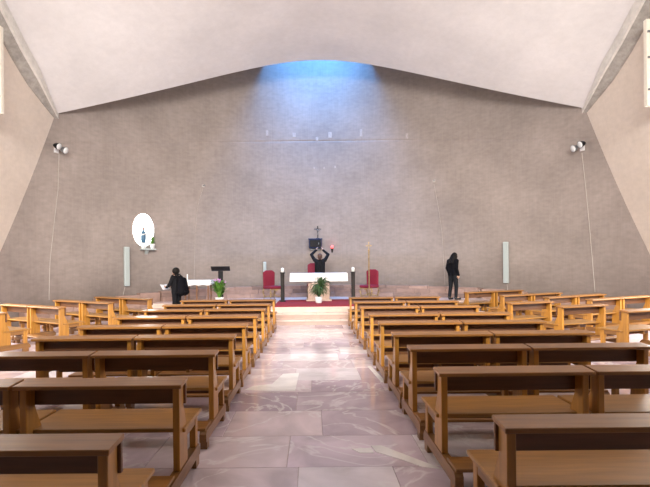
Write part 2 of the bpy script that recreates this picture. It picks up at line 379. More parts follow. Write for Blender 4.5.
# paving slabs on the front of the platform
for i in range(7):
    x0 = XC - 3.4 + 6.8 * i / 7
    for zt, yb in ((0.15, 12.95), (0.30, 13.22), (0.45, 13.5)):
        sh_ = 0.3 if zt == 0.30 else 0
        o = obj('step_slab', bx(x0 + 0.004 + sh_, x0 + 6.8 / 7 - 0.004 + sh_, yb - 0.02, yb + 0.27, zt - 0.05, zt + 0.002, bev=0.002), M['step_stone'], pf)

# stone bench along the wall foot, in blocks and two tiers
sb = thing('stone_bench', 'low brown and pink stone block ledge along the curved wall foot', 'stone bench', (0, wallY(0), 0.45))
def block(r0, r1, a0, a1, z0, z1):
    bm = bmesh.new(); n = 3
    pts = arc(r0, a0, a1, n) + arc(r1, a1, a0, n)
    prism(bm, [(p[0], p[1] - wallY(0)) for p in pts], 'z', z0 - 0.45, z1 - 0.45)
    return obj('stone_block', bm, M['bench_stone'], sb)
def tier(r0, r1, amax, z0f, z1f, step, seed, j=0.006):
    rr = random.Random(seed); a = -amax
    while a < amax - 0.01:
        b = min(a + step * rr.uniform(0.7, 1.3), amax)
        m_ = abs((a + b) / 2); jj = rr.uniform(-0.012, 0.012)
        block(r0 + jj, r1, a + 0.0006, b - 0.0006, z0f(m_), z1f(m_)); a = b
plat_a = math.asin(5.6 / 9.78)
base = lambda a: 0.452 if a < plat_a - 0.02 else 0.002
tier(AR - 0.50, AR - 0.01, R(36), base, lambda a: 0.60, 0.085, 1)
tier(AR - 0.42, AR - 0.01, R(36), lambda a: 0.602, lambda a: 0.755, 0.07, 2)
tier(AR - 0.34, AR - 0.01, R(36), lambda a: 0.757, lambda a: 0.90 - 0.10 * (a / R(36)) ** 2, 0.08, 3)
for s in (-1, 1):
    a = R(36) + 0.001
    while a < R(58):
        b = a + 0.075; m_ = (a + b) / 2; zt = 0.80 - 0.32 * (m_ - R(36)) / R(22)
        block(AR - 0.30, AR - 0.01, s * (a + 0.0006), s * (b - 0.0006), base(m_), zt); a = b

# ------------------------------------------------------------------ pews
PL = 1.18
def pew_meshes():
    d = {}
    def put(k, bm, m): me = mesh_of(bm, k); me.materials.append(m); d[k] = me
    hl = PL / 2
    put('ledge', prism(bmesh.new(), [(0.0, 0.760), (0.18, 0.775), (0.18, 0.803), (0.0, 0.788)], 'x', -hl, hl, bev=0.004), M['wood'])
    put('back_board', bx(-hl + 0.01, hl - 0.01, 0.156, 0.180, 0.615, 0.772, bev=0.003), M['wood_shaded'])
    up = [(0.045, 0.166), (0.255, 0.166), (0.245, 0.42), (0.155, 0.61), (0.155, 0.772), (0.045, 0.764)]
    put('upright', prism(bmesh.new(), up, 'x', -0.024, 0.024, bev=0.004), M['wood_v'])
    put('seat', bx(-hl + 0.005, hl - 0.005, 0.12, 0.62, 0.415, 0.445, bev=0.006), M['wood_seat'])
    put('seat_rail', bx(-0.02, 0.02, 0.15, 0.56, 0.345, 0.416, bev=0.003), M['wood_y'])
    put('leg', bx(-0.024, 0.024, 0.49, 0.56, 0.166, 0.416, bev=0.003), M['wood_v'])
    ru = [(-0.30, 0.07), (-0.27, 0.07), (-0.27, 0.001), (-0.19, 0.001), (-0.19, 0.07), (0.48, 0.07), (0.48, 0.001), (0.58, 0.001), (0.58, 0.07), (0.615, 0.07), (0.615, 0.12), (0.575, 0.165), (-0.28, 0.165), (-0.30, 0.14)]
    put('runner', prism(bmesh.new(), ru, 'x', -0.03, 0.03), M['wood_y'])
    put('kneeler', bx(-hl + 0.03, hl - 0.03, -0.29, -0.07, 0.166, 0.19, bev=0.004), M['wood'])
    put('seat_apron', bx(-hl + 0.08, hl - 0.08, 0.46, 0.482, 0.30, 0.416, bev=0.003), M['wood_shaded'])
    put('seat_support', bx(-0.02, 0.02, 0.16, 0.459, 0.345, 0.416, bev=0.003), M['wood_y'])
    return d
PM = pew_meshes()
def pew(loc, rz, label, group):
    t = thing('pew', label, 'pew', loc, rz, group)
    hl = PL / 2
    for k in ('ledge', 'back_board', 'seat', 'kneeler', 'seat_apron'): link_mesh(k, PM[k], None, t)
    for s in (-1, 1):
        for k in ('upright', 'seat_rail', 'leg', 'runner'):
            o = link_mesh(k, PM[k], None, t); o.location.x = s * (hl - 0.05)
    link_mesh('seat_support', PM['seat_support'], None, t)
    return t
ORD = ['nearest', 'second nearest', 'third nearest', 'fourth nearest', 'fifth nearest', 'fourth farthest', 'third farthest', 'second farthest', 'farthest']
YR = [2.33, 3.54, 4.58, 5.54, 6.68, 7.84, 9.30, 10.65, 12.20]
YL = [2.11, 3.27, 4.42, 5.50, 6.56, 7.80, 9.08, 10.3, 11.7]
for i in range(9):
    for side, Y, x_in, sg in (('right', YR[i], 0.95, 1), ('left', YL[i], -0.92, -1)):
        for j in range(2):
            if i == 0 and j == 1: continue
            xc = x_in + sg * (PL / 2 + j * (PL + 0.02))
            pew((xc, Y, 0), R(random.uniform(-0.35, 0.35)),
                'wooden pew at the %s end of the %s row %s of the aisle' % ('aisle' if j == 0 else 'outer', ORD[i], side), 'straight pews along the aisle')
LO = [((-4.38, 12.5), 32, 'farthest'), ((-4.87, 11.2), 32, 'second farthest'), ((-5.38, 9.95), 30, 'third farthest'), ((-5.87, 8.75), 30, 'nearest')]
for (x, y), a, od in LO:
    ax = Vector((math.cos(R(a)), -math.sin(R(a)), 0))
    for j in range(1 if od == 'nearest' else 2):
        c = Vector((x, y, 0)) - ax * (PL / 2 + j * (PL + 0.02))
        pew(c, R(-a), 'honey wooden pew, %s half of the %s slanted row by the left wall' % (('inner', 'outer')[j], od), 'slanted pews by the left wall')
RO = [((4.64, 14.0), 26, 2, 'farthest slanted right row beside the person'), ((5.04, 12.35), 27, 2, 'second farthest slanted row on the right'),
      ((5.80, 11.5), 28, 2, 'third farthest slanted row on the right'), ((6.35, 10.65), 26, 2, 'fourth farthest slanted row by the right wall'),
      ((4.2, 9.9), 20, 1, 'first single slanted pew outside the right block, farthest of three'), ((4.77, 8.95), 19, 1, 'middle single slanted pew of three at right'),
      ((5.38, 8.0), 19, 1, 'single slanted pew of three at right, nearest and cut by the frame')]
for (x, y), a, n, lb in RO:
    ax = Vector((math.cos(R(a)), math.sin(R(a)), 0))
    for j in range(n):
        c = Vector((x, y, 0)) + ax * (PL / 2 + j * (PL + 0.02))
        pew(c, R(a), ('honey wooden pew, %s half of the %s' % (('inner', 'outer')[j], lb)) if n == 2 else 'honey wooden pew, ' + lb, 'slanted pews by the right wall')

# ------------------------------------------------------------------ altar and its furniture
PZ = 0.4525
cp = obj('red_carpet', prism(bmesh.new(), [(-1.14, 13.58), (1.45, 13.58), (1.45, 16.4), (-1.14, 16.4)], 'z', PZ, PZ + 0.012), M['red_carpet']); tag(cp, 'dark red carpet spread under the altar', 'carpet')
GZ = PZ + 0.0125
al = thing('altar', 'stone altar on a faceted pedestal under a white cloth', 'altar', (0.22, 15.95, GZ))
obj('pedestal', prism(bmesh.new(), [(-0.36, -0.20), (-0.22, -0.36), (0.22, -0.36), (0.36, -0.20), (0.36, 0.2), (0.22, 0.36), (-0.22, 0.36), (-0.36, 0.2)], 'z', 0.0, 0.62, bev=0.01), M['altar_stone'], al)
obj('plinth', bx(-0.42, 0.42, -0.40, 0.40, 0.0, 0.05, bev=0.008), M['altar_stone'], al)
obj('table_slab', bx(-0.80, 0.80, -0.38, 0.38, 0.62, 0.90, bev=0.012), M['slab_grey'], al)
bm = bmesh.new(); n = 40; ringt = []; ringb = []
def rect_pts(hx, hy, n, wav):
    per = []; tot = 4 * (hx + hy)
    for i in range(n * 4):
        t = i / (n * 4) * tot
        if t < 2 * hx: p = (-hx + t, -hy)
        elif t < 2 * hx + 2 * hy: p = (hx, -hy + t - 2 * hx)
        elif t < 4 * hx + 2 * hy: p = (hx - (t - 2 * hx - 2 * hy), hy)
        else: p = (-hx, hy - (t - 4 * hx - 2 * hy))
        k = 1 + wav * math.sin(i * 0.9) + wav * 0.6 * math.sin(i * 0.37)
        per.append((p[0] * k, p[1] * k))
    return per
def cloth(hx, hy, ztop, drop, wav, name, parent, dropf=None):
    bm = bmesh.new(); A = rect_pts(hx, hy, 20, 0); A2 = rect_pts(hx + 0.008, hy + 0.008, 20, 0.0); B = rect_pts(hx + 0.022, hy + 0.022, 20, wav)
    va = [bm.verts.new((x, y, ztop)) for x, y in A]; vb = [bm.verts.new((x, y, ztop - 0.012)) for x, y in A2]
    vc = [bm.verts.new((x, y, ztop - (dropf(x, y) if dropf else drop))) for x, y in B]
    bm.faces.new(va); n = len(va)
    for p, q in ((va, vb), (vb, vc)):
        for i in range(n): bm.faces.new((p[i], p[(i + 1) % n], q[(i + 1) % n], q[i]))
    o = obj(name, bm, M['white_cloth'], parent); s = o.modifiers.new('thick', 'SOLIDIFY'); s.thickness = 0.006; s.offset = 1
    return o
ac = cloth(0.94, 0.42, 0.925, 0.27, 0.004, 'altar_cloth', None); ac.location = (0.22, 15.95, GZ); tag(ac, 'white cloth draped over the altar top', 'altar cloth')

def candle_post(x, y, lab):
    t = thing('candle_stand', lab, 'candle stand', (x, y, GZ), 0, 'candle stands beside the altar')
    obj('post', lathe(bmesh.new(), [(0.10, 0), (0.10, 0.03), (0.065, 0.05), (0.062, 0.5), (0.07, 0.52), (0.062, 0.54), (0.066, 0.92), (0.085, 0.95), (0.085, 0.97)], 14), M['iron'], t, True)
    obj('candle', lathe(bmesh.new(), [(0.048, 0.97), (0.05, 1.10), (0.02, 1.11), (0.004, 1.12), (0.003, 1.14)], 14), M['wax'], t, True)
candle_post(-0.98, 15.55, 'dark round candle stand with a white candle left of the altar')
candle_post(1.36, 15.6, 'dark round candle stand with a white candle right of the altar')

def throne(x, y, rz, lab, tall=0.0, name='armless_chair'):
    t = thing(name, lab, 'chair', (x, y, PZ), rz, 'red velvet chairs')
    # faces local -y
    obj('seat', bx(-0.25, 0.25, -0.27, 0.22, 0.42, 0.52, bev=0.03), M['red_velvet'], t)
    bb = prism(bmesh.new(), [(-0.22, 0.50), (0.22, 0.50), (0.23, 0.98 + tall), (0.12, 1.05 + tall), (-0.12, 1.05 + tall), (-0.23, 0.98 + tall)], 'y', 0.17, 0.24, bev=0.015)
    obj('backrest', bb, M['red_velvet'], t)
    for sx in (-1, 1):
        for sy, py in ((-1, -0.22), (1, 0.19)):
            bm = bmesh.new(); px = sx * 0.21
            tube(bm, [(px, py, 0.42), (px + sx * 0.03, py + 0.03 * sy, 0.32), (px - sx * 0.01, py, 0.18), (px + sx * 0.005, py + 0.01 * sy, 0.06), (px + sx * 0.03, py + 0.03 * sy, 0.014)], [0.035, 0.032, 0.022, 0.018, 0.028], 8)
            obj('leg', bm, M['gold'], t, True)
    obj('apron', prism(bmesh.new(), [(-0.24, 0.42), (0.24, 0.42), (0.22, 0.38), (0.10, 0.40), (0.0, 0.34), (-0.10, 0.40), (-0.22, 0.38)], 'y', -0.25, -0.22), M['gold'], t)
    bm = bmesh.new(); tube(bm, [(-0.21, -0.2, 0.14), (-0.08, 0, 0.20), (0, 0, 0.13), (0.08, 0, 0.20), (0.21, 0.18, 0.14)], 0.018, 6); tube(bm, [(0.21, -0.2, 0.14), (0.08, -0.01, 0.19), (0, -0.01, 0.25), (-0.08, -0.01, 0.19), (-0.21, 0.18, 0.14)], 0.018, 6)
    obj('stretcher', bm, M['gold'], t, True)
throne(-1.36, 16.0, R(38), 'red velvet chair with gilt legs left of the altar', name='red_chair')
throne(1.95, 16.0, R(-38), 'red velvet chair with gilt legs right of the altar', name='red_chair')
throne(0.06, 17.70, 0, 'tall red chair against the wall behind the person at the altar', 0.25, name='red_chair')

# processional cross on its pole
t = thing('processional_cross', 'tall thin gilt processional cross standing before the right red chair', 'cross', (1.86, 15.35, PZ))
obj('base', lathe(bmesh.new(), [(0.13, 0), (0.13, 0.03), (0.05, 0.06), (0.03, 0.12)], 14), M['gold'], t, True)
obj('pole', lathe(bmesh.new(), [(0.022, 0.1), (0.022, 1.65), (0.036, 1.67), (0.036, 1.70), (0.014, 1.72)], 10), M['gold'], t, True)
bm = bx(-0.012, 0.012, -0.01, 0.01, 1.70, 1.92); box(bm, -0.07, 0.07, -0.01, 0.01, 1.81, 1.835)
for q in ((-0.07, 1.822), (0.07, 1.822), (0, 1.92)):
    box(bm, q[0] - 0.02, q[0] + 0.02, -0.012, 0.012, q[1] - 0.02, q[1] + 0.02)
obj('cross_head', bm, M['gold'], t)

# plants
def leaves(bm, n, h0, h1, spread, width, seed, droop=0.5, z0=0.0):
    rr = random.Random(seed)
    for k in range(n):
        a = rr.uniform(0, 2 * math.pi); hh = rr.uniform(h0, h1); sp = spread * rr.uniform(0.4, 1.0); wd = width * rr.uniform(0.7, 1.2)
        d = Vector((math.cos(a), math.sin(a), 0)); pts = []
        for i in range(6):
            t = i / 5
            pts.append(Vector((0, 0, z0)) + d * sp * t ** 1.2 + Vector((0, 0, hh * (math.sin(t * (math.pi / 2 + droop)) if droop else t))))
        s = d.cross(Vector((0, 0, 1)))
        L_ = []; R_ = []
        for i, p in enumerate(pts):
            ww = wd * math.sin(math.pi * min(0.12 + 0.88 * i / 5, 0.97)); up = Vector((0, 0, 0.25 * ww))
            L_.append(bm.verts.new(p + s * ww + up)); R_.append(bm.verts.new(p - s * ww + up))
        mid = [bm.verts.new(p) for p in pts]
        for i in range(5):
            bm.faces.new((L_[i], mid[i], mid[i + 1], L_[i + 1])); bm.faces.new((mid[i], R_[i], R_[i + 1], mid[i + 1]))
    return bm
t = thing('potted_fern', 'bushy green plant in a white pot before the altar', 'plant', (0.20, 14.75, GZ))
obj('pot', lathe(bmesh.new(), [(0.075, 0), (0.10, 0.02), (0.12, 0.18), (0.125, 0.20), (0.105, 0.20), (0.10, 0.16)], 18), M['ceramic'], t, True)
obj('stem', tube(bmesh.new(), [(0, 0, 0.12), (0.01, 0, 0.3), (0.05, 0.01, 0.5)], 0.018), M['leaf'], t)
fo = obj('foliage', leaves(bmesh.new(), 120, 0.15, 0.46, 0.46, 0.022, 3, 1.1, 0.16), M['leaf'], t); fo['kind'] = 'stuff'
f2 = obj('foliage', leaves(bmesh.new(), 90, 0.10, 0.38, 0.36, 0.022, 4, 0.9, 0.44), M['leaf'], t); f2.location = (0.10, 0, 0); f2['kind'] = 'stuff'
t = thing('flowering_plant', 'upright leafy green plant with purple blossoms beside the lectern', 'plant', (-2.83, 14.32, PZ))
obj('pot', lathe(bmesh.new(), [(0.09, 0), (0.13, 0.24), (0.14, 0.25), (0.12, 0.25), (0.11, 0.2)], 18), M['ceramic'], t, True)
fo = obj('foliage', leaves(bmesh.new(), 170, 0.25, 0.60, 0.33, 0.032, 8, 0.3, 0.18), M['leaf2'], t); fo['kind'] = 'stuff'
rr = random.Random(5)
for k in range(8):
    a = rr.uniform(0, 6.28); r_ = rr.uniform(0.02, 0.2); zz = rr.uniform(0.68, 0.80)
    bm = bmesh.new()
    for q in range(5):
        c, s = math.cos(q * 1.257), math.sin(q * 1.257)
        v = [bm.verts.new(p) for p in ((0, 0, 0), (0.03 * c - 0.014 * s, 0.03 * s + 0.014 * c, 0.012), (0.045 * c, 0.045 * s, 0.01), (0.03 * c + 0.014 * s, 0.03 * s - 0.014 * c, 0.012))]
        bm.faces.new(v)
    tube(bm, [(0, 0, 0), (-0.3 * r_ * math.cos(a), -0.3 * r_ * math.sin(a), -0.35)], 0.004, 4)
    b = obj('blossom', bm, M['petal'], t); b.location = (r_ * math.cos(a), r_ * math.sin(a), zz); b.rotation_euler = (rr.uniform(0.3, 1.2), 0, rr.uniform(-0.8, 0.8)); b.scale = (1.1, 1.1, 1.0)

# lectern
t = thing('lectern', 'black lectern with a slanted reading plate on a single post', 'lectern', (-2.87, 14.75, PZ), R(8))
obj('base', bx(-0.20, 0.20, -0.18, 0.18, 0.0, 0.04, bev=0.01), M['black'], t)
obj('post', bx(-0.075, 0.075, -0.04, 0.04, 0.04, 1.05, bev=0.01), M['black'], t)
obj('reading_plate', prism(bmesh.new(), [(-0.20, 1.17), (0.20, 1.05), (0.20, 1.08), (-0.20, 1.20)], 'x', -0.29, 0.29, bev=0.006), M['black'], t)
obj('book_stop', bx(-0.27, 0.27, 0.18, 0.21, 1.06, 1.11, bev=0.004), M['black'], t)

# side table with cloth
t = thing('side_table', 'small brown wooden table under a white cloth by the left wall', 'table', (-3.86, 15.95, PZ))
obj('tabletop', bx(-0.44, 0.44, -0.26, 0.26, 0.70, 0.73, bev=0.004), M['wood_dark'], t)
for sx in (-0.38, 0.0, 0.38):
    for sy in (-0.22, 0.22):
        if sx == 0.0 and sy > 0: continue
        obj('leg', prism(bmesh.new(), [(sx - 0.02, 0.0), (sx + 0.02, 0.0), (sx + 0.026, 0.70), (sx - 0.026, 0.70)], 'y', sy - 0.024, sy + 0.024), M['wood_dark'], t)
tcl = cloth(0.46, 0.28, 0.742, 0.2, 0.012, 'tablecloth', None, lambda x, y: 0.16 + 0.10 * math.exp(-((x + 0.40) / 0.12) ** 2) + 0.012 * math.sin(x * 21))
tcl.location = (-3.86, 15.95, PZ); tag(tcl, 'white cloth hanging low at the left corner of the small table', 'tablecloth')
t = thing('candle', 'slim white candle standing on the left end of the small table', 'candle', (-4.22, 15.9, PZ + 0.742))
obj('holder', lathe(bmesh.new(), [(0.045, 0), (0.045, 0.01), (0.02, 0.02), (0.024, 0.04)], 12), M['ceramic'], t, True)
obj('shaft', lathe(bmesh.new(), [(0.02, 0.04), (0.02, 0.20), (0.004, 0.205), (0.003, 0.22)], 12), M['wax'], t, True)

# tabernacle box on the wall, crucifix on it
pw = on_wall(*sl(315.3, 244))
tb = thing('tabernacle', 'dark navy box cabinet on the wall under the crucifix', 'tabernacle', (pw.x, wallY(pw.x) - 0.25, 2.33))
obj('body', bx(-0.25, 0.25, -0.21, 0.25, 0.0, 0.34, bev=0.02), M['navy'], tb)
dr = obj('door', bx(-0.21, 0.21, -0.225, -0.205, 0.03, 0.30, bev=0.006), M['black'], tb)
obj('handle', bx(0.12, 0.14, -0.24, -0.22, 0.13, 0.20, bev=0.003), M['grey_metal'], dr)
obj('top_plate', prism(bmesh.new(), [(-0.27, -0.23), (0.27, -0.23), (0.27, 0.25), (-0.27, 0.25)], 'z', 0.34, 0.365, bev=0.006), M['navy'], tb)
obj('bracket', bx(-0.20, 0.20, 0.05, 0.25, -0.07, -0.001, bev=0.01), M['grey_metal'], tb)
t = thing('crucifix', 'black crucifix standing on top of the dark wall box', 'crucifix', (pw.x + 0.10, wallY(pw.x) - 0.2, 2.696))
bm = bx(-0.018, 0.018, -0.014, 0.014, 0.02, 0.50, bev=0.003); box(bm, -0.13, 0.13, -0.012, 0.012, 0.36, 0.395, bev=0.003)
obj('cross', bm, M['black'], t)
obj('foot', bx(-0.07, 0.07, -0.05, 0.05, 0.0, 0.025, bev=0.004), M['black'], t)
bm = bmesh.new(); tube(bm, [(0, -0.03, 0.16), (0.008, -0.035, 0.24), (0, -0.03, 0.32)], [0.012, 0.018, 0.022], 8); tube(bm, [(-0.11, -0.025, 0.385), (0, -0.03, 0.325), (0.11, -0.025, 0.385)], 0.010, 6); tube(bm, [(0, -0.035, 0.33), (0, -0.04, 0.375)], [0.018, 0.016], 8)
obj('corpus', bm, M['grey_metal'], t)
# sanctuary lamp
p = on_wall(*sl(332, 250))
t = thing('sanctuary_lamp', 'small red glowing lamp on a dark wall bracket beside the box', 'lamp', (p.x, wallY(p.x) - 0.16, p.z - 0.08))
bm = lathe(bmesh.new(), [(0.02, -0.02), (0.035, 0.02), (0.045, 0.13), (0.05, 0.14)], 12); tube(bm, [(0, 0, 0.0), (0, 0.08, -0.03), (0, 0.165, 0.02)], 0.014, 6)
obj('holder', bm, M['iron'], t); obj('glass', lathe(bmesh.new(), [(0.042, 0.141), (0.05, 0.20), (0.03, 0.25)], 12), M['flame'], t, True)
pl = bpy.data.lights.new('lamp_glow', 'POINT'); pl.energy = 0.5; pl.color = (1, 0.10, 0.10); pl.shadow_soft_size = 0.04
po = bpy.data.objects.new('lamp_glow', pl); C.objects.link(po); po.location = (p.x, wallY(p.x) - 0.18, p.z + 0.26)

# ------------------------------------------------------------------ oval lit niche with statue
p = on_wall(*sl(143, 230)); rz = wall_frame(p)
nz = thing('oval_niche', 'brightly lit white oval niche window in the left of the wall', 'niche', (p.x, p.y, p.z), rz)
def oval(a, b, n=40): return [(a * math.cos(2 * math.pi * i / n), b * math.sin(2 * math.pi * i / n)) for i in range(n)]
obj('lit_pane', prism(bmesh.new(), oval(0.355, 0.555), 'y', -0.035, 0.02), M['glow'], nz)
bm = bmesh.new(); o1 = oval(0.36, 0.56); o2 = oval(0.378, 0.578)
vs = [[bm.verts.new((x, yy, z)) for x, z in o] for o, yy in ((o1, -0.05), (o2, -0.05), (o2, 0.02), (o1, 0.02))]
for q in range(4):
    for i in range(40): bm.faces.new((vs[q][i], vs[q][(i + 1) % 40], vs[(q + 1) % 4][(i + 1) % 40], vs[(q + 1) % 4][i]))
obj('rim', bm, M['statue_white'], nz)
def nloc(dx, dz, off):
    q = Matrix.Rotation(rz, 4, 'Z') @ Vector((dx, -off, dz)); return p + q
sh_ = thing('wall_shelf', 'small pale stone shelf below the oval niche', 'shelf', nloc(0.10, -0.70, 0.12), rz)
obj('board', bx(-0.22, 0.26, -0.16, 0.14, 0.0, 0.05, bev=0.01), M['panel'], sh_)
obj('bracket', prism(bmesh.new(), [(0.14, 0.0), (-0.06, 0.0), (0.14, -0.16)], 'x', -0.05, 0.05), M['panel'], sh_)
st = thing('statue', 'small statue in a blue mantle standing before the bright oval', 'statue', nloc(-0.04, -0.65, 0.15), rz)
obj('pedestal', lathe(bmesh.new(), [(0.08, 0), (0.08, 0.10), (0.06, 0.12), (0.06, 0.20)], 14), M['statue_white'], st, True)
obj('mantle', lathe(bmesh.new(), [(0.055, 0.20), (0.085, 0.24), (0.095, 0.36), (0.085, 0.50), (0.062, 0.58), (0.035, 0.62), (0.045, 0.67), (0.036, 0.73), (0.006, 0.76)], 14), M['statue_blue'], st, True)
obj('face', lathe(bmesh.new(), [(0.01, 0.635), (0.03, 0.65), (0.032, 0.68), (0.02, 0.71)], 10, 0, -0.022), M['skin'], st, True)
bm = bmesh.new(); tube(bm, [(-0.07, -0.03, 0.52), (-0.06, -0.09, 0.46), (0.0, -0.11, 0.50)], 0.018, 6); tube(bm, [(0.07, -0.03, 0.52), (0.06, -0.09, 0.46), (0.0, -0.11, 0.50)], 0.018, 6)
obj('arms', bm, M['statue_white'], st, True)
t = thing('flower_pot', 'green plant in a white pot on the shelf by the statue', 'plant', nloc(0.26, -0.65, 0.18), rz)
obj('pot', lathe(bmesh.new(), [(0.06, 0), (0.085, 0.15), (0.09, 0.16), (0.07, 0.16)], 14), M['ceramic'], t, True)
fo = obj('foliage', leaves(bmesh.new(), 50, 0.06, 0.28, 0.13, 0.022, 21, 0.8, 0.14), M['leaf2'], t); fo['kind'] = 'stuff'

# ------------------------------------------------------------------ wall fittings
def column_speaker(px, y0, y1, lab, wd=0.17):
    a = on_wall(*sl(px, y1)); b = on_wall(*sl(px, y0)); h = b.z - a.z; rz = wall_frame(a)
    t = thing('column_speaker', lab, 'speaker', a, rz, 'pale column speakers on the curved wall')
    obj('case', bx(-wd / 2, wd / 2, -0.14, -0.03, 0, h, bev=0.01), M['panel'], t)
    obj('grille', bx(-wd / 2 + 0.02, wd / 2 - 0.02, -0.146, -0.138, 0.04, h - 0.04, bev=0.004), M['panel_grille'], t)
    for zz in (0.15, h - 0.15): obj('bracket', bx(-0.03, 0.03, -0.03, 0.0, zz - 0.03, zz + 0.03), M['grey_metal'], t)
column_speaker(126, 247, 286, 'pale grey column speaker on the wall below and left of the bright oval')
column_speaker(507, 242, 283, 'pale grey column speaker on the right of the curved wall')
column_speaker(264.5, 262, 281, 'short pale column speaker behind the left red chair', 0.12)

def wall_cable(pts, lab, r=0.010):
    P = [on_wall(*sl(x, y), off=0.012) for x, y in pts]
    o = obj('wall_cable', tube(bmesh.new(), P, r, 5), M['cable']); tag(o, lab, 'cable', 'cables on the curved wall')
wall_cable([(59, 153), (58, 190), (55, 215), (50, 262), (49, 300)], 'pale cable hanging from the left floodlight')
wall_cable([(582, 153), (586, 190), (590, 232), (595, 292)], 'pale cable hanging from the right floodlight')
wall_cable([(203, 188), (198, 205), (195, 232), (194, 285)], 'thin cable hanging from the small bracket left of the altar', 0.006)
wall_cable([(434, 184), (438, 205), (442, 232), (445, 285)], 'thin cable hanging from the small bracket above the person in black', 0.006)
wall_cable([(125, 287), (122, 300)], 'short cable below the left column speaker', 0.009)
wall_cable([(507, 284), (508, 292)], 'short cable below the right column speaker', 0.009)

def floodlight(px, py, s, lab):
    a = on_wall(*sl(px, py)); rz = wall_frame(a)
    t = thing('floodlight', lab, 'floodlight', a, rz, 'floodlights high on the curved wall')
    obj('wall_plate', bx(-0.07, 0.07, -0.03, 0.0, -0.12, 0.10, bev=0.006), M['ceramic'], t)
    obj('arm', tube(bmesh.new(), [(0, -0.02, 0.0), (0, -0.16, 0.03), (-s * 0.08, -0.18, 0.05)], 0.018, 8), M['grey_metal'], t)
    for dx, dz, m_ in ((-0.15, 0.06, M['black']), (0.05, -0.02, M['grey_metal'])):
        bm = lathe(bmesh.new(), [(0.05, 0.0), (0.08, 0.06), (0.10, 0.16), (0.11, 0.17)], 14)
        hd = obj('lamp_head', bm, m_, t, True); hd.location = (s * dx, -0.20, dz); hd.rotation_euler = (R(110), 0, R(25 * s))
        obj('lens', lathe(bmesh.new(), [(0.10, 0.165), (0.098, 0.178), (0.03, 0.184)], 14), M['lens'], hd, True)
floodlight(56, 149, 1, 'pair of floodlights high on the wall in the left corner')
floodlight(582.5, 147, -1, 'pair of floodlights high on the wall in the right corner')
def hook(px, py, lab):
    a = on_wall(*sl(px, py)); t = thing('wall_bracket', lab, 'bracket', a, wall_frame(a), 'small wall brackets')
    obj('plate', bx(-0.05, 0.05, -0.02, 0, -0.05, 0.05, bev=0.004), M['cable'], t)
    obj('arm', tube(bmesh.new(), [(0, -0.01, 0), (0.02, -0.12, 0.02), (0.04, -0.16, -0.02)], 0.014, 6), M['grey_metal'], t)
hook(203, 186, 'small bracket with a hanging cable left of the altar'); hook(434, 181, 'small bracket with a hanging cable above the person in black')
for k, (px, py, w_, h_) in enumerate(((267, 133, .10, .22), (294, 135, .12, .18), (317, 139, .10, .14), (330, 135, .13, .22), (361, 133, .09, .28), (407, 136, .09, .20), (314, 168, .05, .08), (324, 168, .05, .08), (335, 167, .06, .09))):
    a = on_wall(*sl(px, py)); 
    o = obj('plaster_patch', bx(-w_ / 2, w_ / 2, -0.008, 0.004, -h_ / 2, h_ / 2, bev=0.003), M['patch'], wf)
    o.location = a; o.rotation_euler = (0, 0, wall_frame(a))
# pale vertical fins on the side walls
for s, nm in ((-1, 'left'), (1, 'right')):
    z0, z1, yy = 5.28, 7.30, 11.0
    xin = 7.20 if s < 0 else 7.85
    t = thing('wall_panel', 'cream vertical panel fixed to the %s side wall at the frame edge' % nm, 'panel', (s * xin + XC * 0, yy, z0), 0, 'cream panels on the side walls')
    xo = lambda z: sideX(z) + s * XC - xin - 0.03
    if s > 0: z1 -= 0
    obj('panel_board', prism(bmesh.new(), [(0, 0), (s * xo(z0), 0), (s * xo(z1), z1 - z0), (0, z1 - z0)], 'y', -0.05, 0.05), M['cream'], t)
    for zz in (0.35, 1.1, 1.7): obj('bracket', bx(min(s * 0.02, s * 0.10), max(s * 0.02, s * 0.10), -0.07, -0.05, zz, zz + 0.05), M['grey_metal'], t)

# ------------------------------------------------------------------ people
def capsule(bm, p0, r0, p1, r1, n=12):
    p0, p1 = Vector(p0), Vector(p1); d = (p1 - p0)
    if d.length < 1e-5: d = Vector((0, 0, 1e-4))
    L = d.length; q = d.to_track_quat('Z', 'Y').to_matrix().to_4x4(); mt = Matrix.Translation(p0) @ q
    prof = [(r0 * math.cos(a), -r0 * math.sin(a)) for a in (1.5, 1.1, 0.7, 0.3)] + [(r1 * math.cos(a), L + r1 * math.sin(a)) for a in (0.3, 0.7, 1.1, 1.5)]
    s = len(bm.verts); lathe(bm, [(max(r, 0.0005), z) for r, z in prof], n); bm.verts.ensure_lookup_table()
    bmesh.ops.transform(bm, matrix=mt, verts=bm.verts[s:])
def ellip(bm, c, r, n=14):
    s = len(bm.verts); k = 8
    lathe(bm, [(max(math.sin(math.pi * i / k), 0.02), -math.cos(math.pi * i / k)) for i in range(k + 1)], n); bm.verts.ensure_lookup_table()
    bmesh.ops.transform(bm, matrix=Matrix.Translation(c) @ Matrix.Diagonal((*r, 1)), verts=bm.verts[s:])
def fuse(name, bm, m, parent, vox=0.012, smooth=4):
    o = obj(name + '_raw', bm, m, None)
    r = o.modifiers.new('r', 'REMESH'); r.mode = 'VOXEL'; r.voxel_size = vox
    s = o.modifiers.new('s', 'SMOOTH'); s.iterations = smooth; s.factor = 0.5
    dg = bpy.context.evaluated_depsgraph_get(); me = bpy.data.meshes.new_from_object(o.evaluated_get(dg))
    me.name = name; old = o.data; bpy.data.objects.remove(o); bpy.data.meshes.remove(old)
    me.materials.clear(); me.materials.append(m)
    return link_mesh(name, me, m, parent, True)
